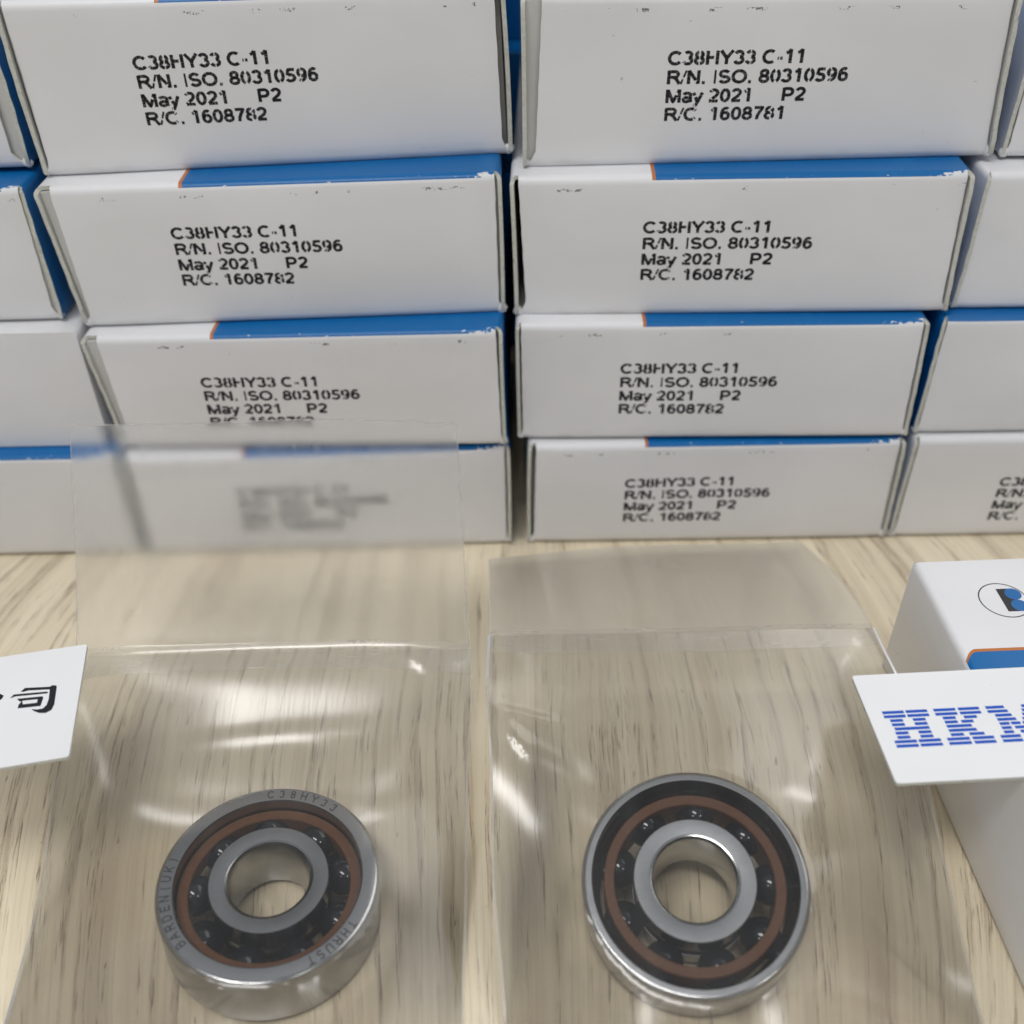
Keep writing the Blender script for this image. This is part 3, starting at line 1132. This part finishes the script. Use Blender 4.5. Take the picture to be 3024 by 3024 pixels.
# ------------------------------------------------------------------ plastic bags
def interp(y, tab):
    return float(np.interp(y, [a for a, b in tab], [b for a, b in tab]))


def smooth_tab(tab, y0, y1, n):
    ys = np.linspace(y0, y1, n)
    z = np.interp(ys, [a for a, b in tab], [b for a, b in tab])
    for _ in range(12):
        z[1:-1] = (z[:-2] + 2 * z[1:-1] + z[2:]) / 4
    return ys, z


def bag(label, xl, xr, zedge, y0, yr, bear, nrm, flap, seed, creases):
    """xl/xr: tables y -> x of both side seams; zedge: table y -> z; bear: centre of the bearing's upper face"""
    rng = np.random.RandomState(seed)
    nu, nv = 73, 121
    ys, ze = smooth_tab(zedge, y0, yr, nv)
    s = np.linspace(0, 1, nu)
    XL = np.array([interp(y, xl) for y in ys])
    XR = np.array([interp(y, xr) for y in ys])
    # seams pull in and out a little
    XL = XL + 0.35 * np.sin(ys / 9.0 + seed) + 0.12 * np.sin(ys / 2.9 + seed * 2)
    XR = XR + 0.30 * np.sin(ys / 8.0 + seed + 1) + 0.12 * np.sin(ys / 3.3 + seed)
    X = XL[:, None] + (XR - XL)[:, None] * s[None, :]
    Y = np.repeat(ys[:, None], nu, 1)
    n = np.array(nrm) / np.linalg.norm(nrm)
    dx, dy = X - bear[0], Y - bear[1]
    ztop = bear[2] - (n[0] * dx + n[1] * dy) / n[2]
    inside = dx ** 2 + dy ** 2 < 11.3 ** 2
    obst = np.where(inside, ztop + 0.16, 0.35)
    Z = np.repeat(ze[:, None], nu, 1)
    Z[inside] = np.maximum(Z, obst)[inside]
    hx = float((XR - XL).mean() / (nu - 1))
    hy = float((yr - y0) / (nv - 1))
    wx, wy = 1 / hx ** 2, 1 / hy ** 2
    Z[0, :] = 0.5
    for it in range(1400):
        Zn = Z.copy()
        Zn[1:-1, 1:-1] = (wx * (Z[1:-1, :-2] + Z[1:-1, 2:]) + wy * (Z[:-2, 1:-1] + Z[2:, 1:-1])) / (2 * wx + 2 * wy)
        Zn = np.maximum(Zn, obst)
        Zn[0, :], Zn[-1, :], Zn[:, 0], Zn[:, -1] = Z[0, :], Z[-1, :], Z[:, 0], Z[:, -1]
        Z = Zn
    # pillow of trapped air below the mouth, then creases and ripples
    pil = (1 - np.abs(2 * s - 1) ** 6)[None, :] * np.exp(-((Y - (yr - flap['pc'])) / 6.0) ** 2)
    mask = np.clip((np.hypot(dx, dy) - 11.2) / 4.0, 0, 1)
    Z = Z + flap['pillow'] * pil * mask
    edge = np.clip(np.minimum(s, 1 - s)[None, :] * 12, 0, 1)
    rip = np.zeros_like(Z)
    for k in range(7):
        a = rng.uniform(-0.5, 0.5)
        f = rng.uniform(0.12, 0.5)
        rip += rng.uniform(0.015, 0.06) / (f * 3) * np.sin(f * (X * math.cos(a) + Y * math.sin(a)) + rng.uniform(0, 6))
    Z = Z + rip * mask * edge
    for (cx, cy, ang, ln, wd, hgt) in creases:
        ca_, sa_ = math.cos(R(ang)), math.sin(R(ang))
        p = (X - cx) * ca_ + (Y - cy) * sa_
        q = -(X - cx) * sa_ + (Y - cy) * ca_
        Z = Z + hgt * np.exp(-(p / ln) ** 2) * np.exp(-(q / wd) ** 2) * mask
    root = empty('plastic_bag', (0, 0, 0), (0, 0, 0), label, 'bag', 'clear bags holding bearings')
    vf = np.stack([X, Y, Z], -1).reshape(-1, 3).tolist()
    # drawn-film streaks: milkiness that varies across the width
    st = rng.uniform(0.6, 1.15, nu) + 0.8 * (rng.uniform(0, 1, nu) > 0.9)
    st[1:-1] = (st[:-2] + 2 * st[1:-1] + st[2:]) / 4
    hzv = st[None, :] * (1 + 0.25 * np.sin(Y / 13 + X / 17 + seed))
    mesh('front_film', vf, grid_faces(nu, nv), M['film'], root, smooth=True, haze=hzv)
    # back film lies on the table under the bearing and climbs to the mouth
    nb = 61
    yb = np.linspace(y0, yr, nb)
    zeb = np.interp(yb, ys, ze)
    sb = np.linspace(0, 1, 33)
    k = np.abs(2 * sb - 1) ** 5
    tt = np.clip((yb - (yr - 16)) / 16.0, 0, 1)
    mid = np.interp(yr, ys, ze) * (tt ** 1.7)
    Zb = np.maximum(k[None, :] * zeb[:, None] + (1 - k)[None, :] * mid[:, None], 0.06)
    Zb = Zb - 0.04 * (1 - tt)[:, None] * 0
    Xb = np.interp(yb, ys, XL)[:, None] + (np.interp(yb, ys, XR) - np.interp(yb, ys, XL))[:, None] * sb[None, :]
    dxb, dyb = Xb - bear[0], yb[:, None] - bear[1]
    under = np.hypot(dxb, dyb) < 12.5
    Zb[under] = 0.06
    vb = np.stack([Xb, np.repeat(yb[:, None], 33, 1), Zb], -1).reshape(-1, 3).tolist()
    mesh('back_film', vb, grid_faces(33, nb), M['back'], root, smooth=True, haze=[1.0] * (33 * nb))
    # welded side seams: a narrow double strip along each edge
    for side in (0, 1):
        v = []
        XE = XL if side == 0 else XR
        o = -1 if side == 0 else 1
        for i in range(nv):
            for w, dz in ((-0.06, 0.10), (0.26, 0.03)):
                v.append((XE[i] + o * w, ys[i], max(ze[i], 0.15) + dz))
        mesh('side_seam', v, grid_faces(2, nv, 0, side == 1), M['seam'], root, smooth=True, haze=[1.0] * (2 * nv))
    # closing strip across the mouth
    m_ = 49
    zr = Z[-1, :]
    v = []
    rows = 7
    sl = flap['strip']
    for j in range(rows):
        t = j / (rows - 1)
        for i in range(m_):
            u = i / (m_ - 1)
            x = XL[-1] + (XR[-1] - XL[-1]) * u
            z = np.interp(u, s, zr)
            v.append((x, yr - 2.6 + t * 3.4 * math.cos(sl), z + 0.22 - (0.6 - t) * 2.6 * math.sin(sl) * 1.1 + 0.05 * math.sin(u * 40 + j)))
    # lay it on the front film
    for j in range(rows):
        for i in range(m_):
            x, y, z = v[j * m_ + i]
            if y <= yr:
                jj = (y - y0) / (yr - y0) * (nv - 1)
                j0 = min(nv - 2, int(jj))
                fz = jj - j0
                uu = i / (m_ - 1)
                za = np.interp(uu, s, Z[j0])
                zb2 = np.interp(uu, s, Z[j0 + 1])
                v[j * m_ + i] = (x, y, za + (zb2 - za) * fz + 0.06)
            else:
                f2 = flap['path'](min(1.0, (y - yr) / max(1e-6, flap['path'](1.0)[0] - yr)))
                v[j * m_ + i] = (x, y, f2[1] + 0.10 + float(np.interp(i / (m_ - 1), s, Z[-1])) - float(ze[-1]))
    mesh('seal_strip', v, grid_faces(m_, rows), M['seal'], root, smooth=True, haze=[1.0] * (m_ * rows))
    # the closing flap: one cloudy sheet, light caught by its cut edges is put in as milkier strips
    nf = 25
    us = [0, .004] + [i / 38 for i in range(1, 38)] + [.996, 1]
    ts = [j / (nf - 1) for j in range(nf - 1)] + [.992, 1]
    mf, nf = len(us), len(ts)
    pts = []
    for t in ts:
        y, z = flap['path'](t)
        for u in us:
            xl_ = XL[-1] + (flap['x'][0] - XL[-1]) * t
            xr_ = XR[-1] + (flap['x'][1] - XR[-1]) * t
            sag = flap['bow'] * math.sin(math.pi * u) * t + 0.25 * math.sin(u * 7 + seed) * t
            lift = (float(np.interp(u, s, Z[-1])) - float(ze[-1])) * (1 - t) ** 3
            pts.append((xl_ + (xr_ - xl_) * u, y + flap['dy'] * (u - 0.5) * t, z + sag + lift))
    fm = []
    for j in range(nf - 1):
        for i in range(mf - 1):
            fm.append(1 if i in (0, mf - 2) or j == nf - 2 else 0)
    mesh('closing_flap', pts, grid_faces(mf, nf), [M['frost'], M['seam']], root, fm, smooth=True, haze=[flap['milk']] * len(pts))
    return root


def lpath(t):
    # rises from the mouth towards the stack
    return (82.0 + 16.8 * (t ** 0.95), 14.0 + 20.4 * (t ** 1.08))


def rpath(t):
    # droops over the mouth down to the table in front of the stack
    return (83.3 + 27.6 * t, 14.8 - 11.3 * t ** 1.35)


bag('clear plastic bag with its cloudy flap standing up, around the engraved bearing',
    [(0, -49.8), (46, -50.0), (70, -50.5), (83, -50.4)], [(0, -5.4), (46, -5.5), (68, -5.5), (83, -5.5)],
    [(0, .2), (49, .3), (55, 1.0), (62, 3.0), (69, 6.25), (76, 10.2), (82, 14.0)], 29.0, 82.0,
    (-25.04, 57.2, 7.60), (.07, .01, 1), dict(milk=1.0, pillow=1.0, pc=2.5, strip=0.5, path=lpath, x=(-51.1, -6.1), bow=0.4, dy=-1.2), 3,
    [(-28, 72.6, 4, 15, 0.8, 0.08), (-36, 68.4, -12, 9, 0.8, 0.28), (-10.5, 80.0, -35, 2.2, 0.4, 0.25)])
bag('clear plastic bag with its flap drooping against the stack, around the unlettered bearing',
    [(0, -1.0), (46, -1.35), (65, -2.55), (74, -3.1), (84, -3.3)], [(0, 44.6), (45, 43.8), (64, 42.4), (74, 41.9), (84, 41.7)],
    [(0, .2), (40, .3), (46, 1.0), (52, 3.5), (58, 6.6), (64, 10.1), (70, 13.2), (75, 14.6), (83.3, 14.8)], 28.0, 83.3,
    (17.07, 54.92, 9.72), (-.07, -.25, 1), dict(milk=2.0, pillow=-0.3, pc=7.5, strip=0.05, path=rpath, x=(-3.45, 41.5), bow=0.5, dy=2.4), 5,
    [(1.2, 72.5, -12, 3.2, 0.4, 0.35), (-0.2, 70.5, -58, 3.2, 0.4, 0.35), (37, 49, -45, 4, 0.5, 0.35), (3.5, 68, -30, 5, 0.9, 0.25)])
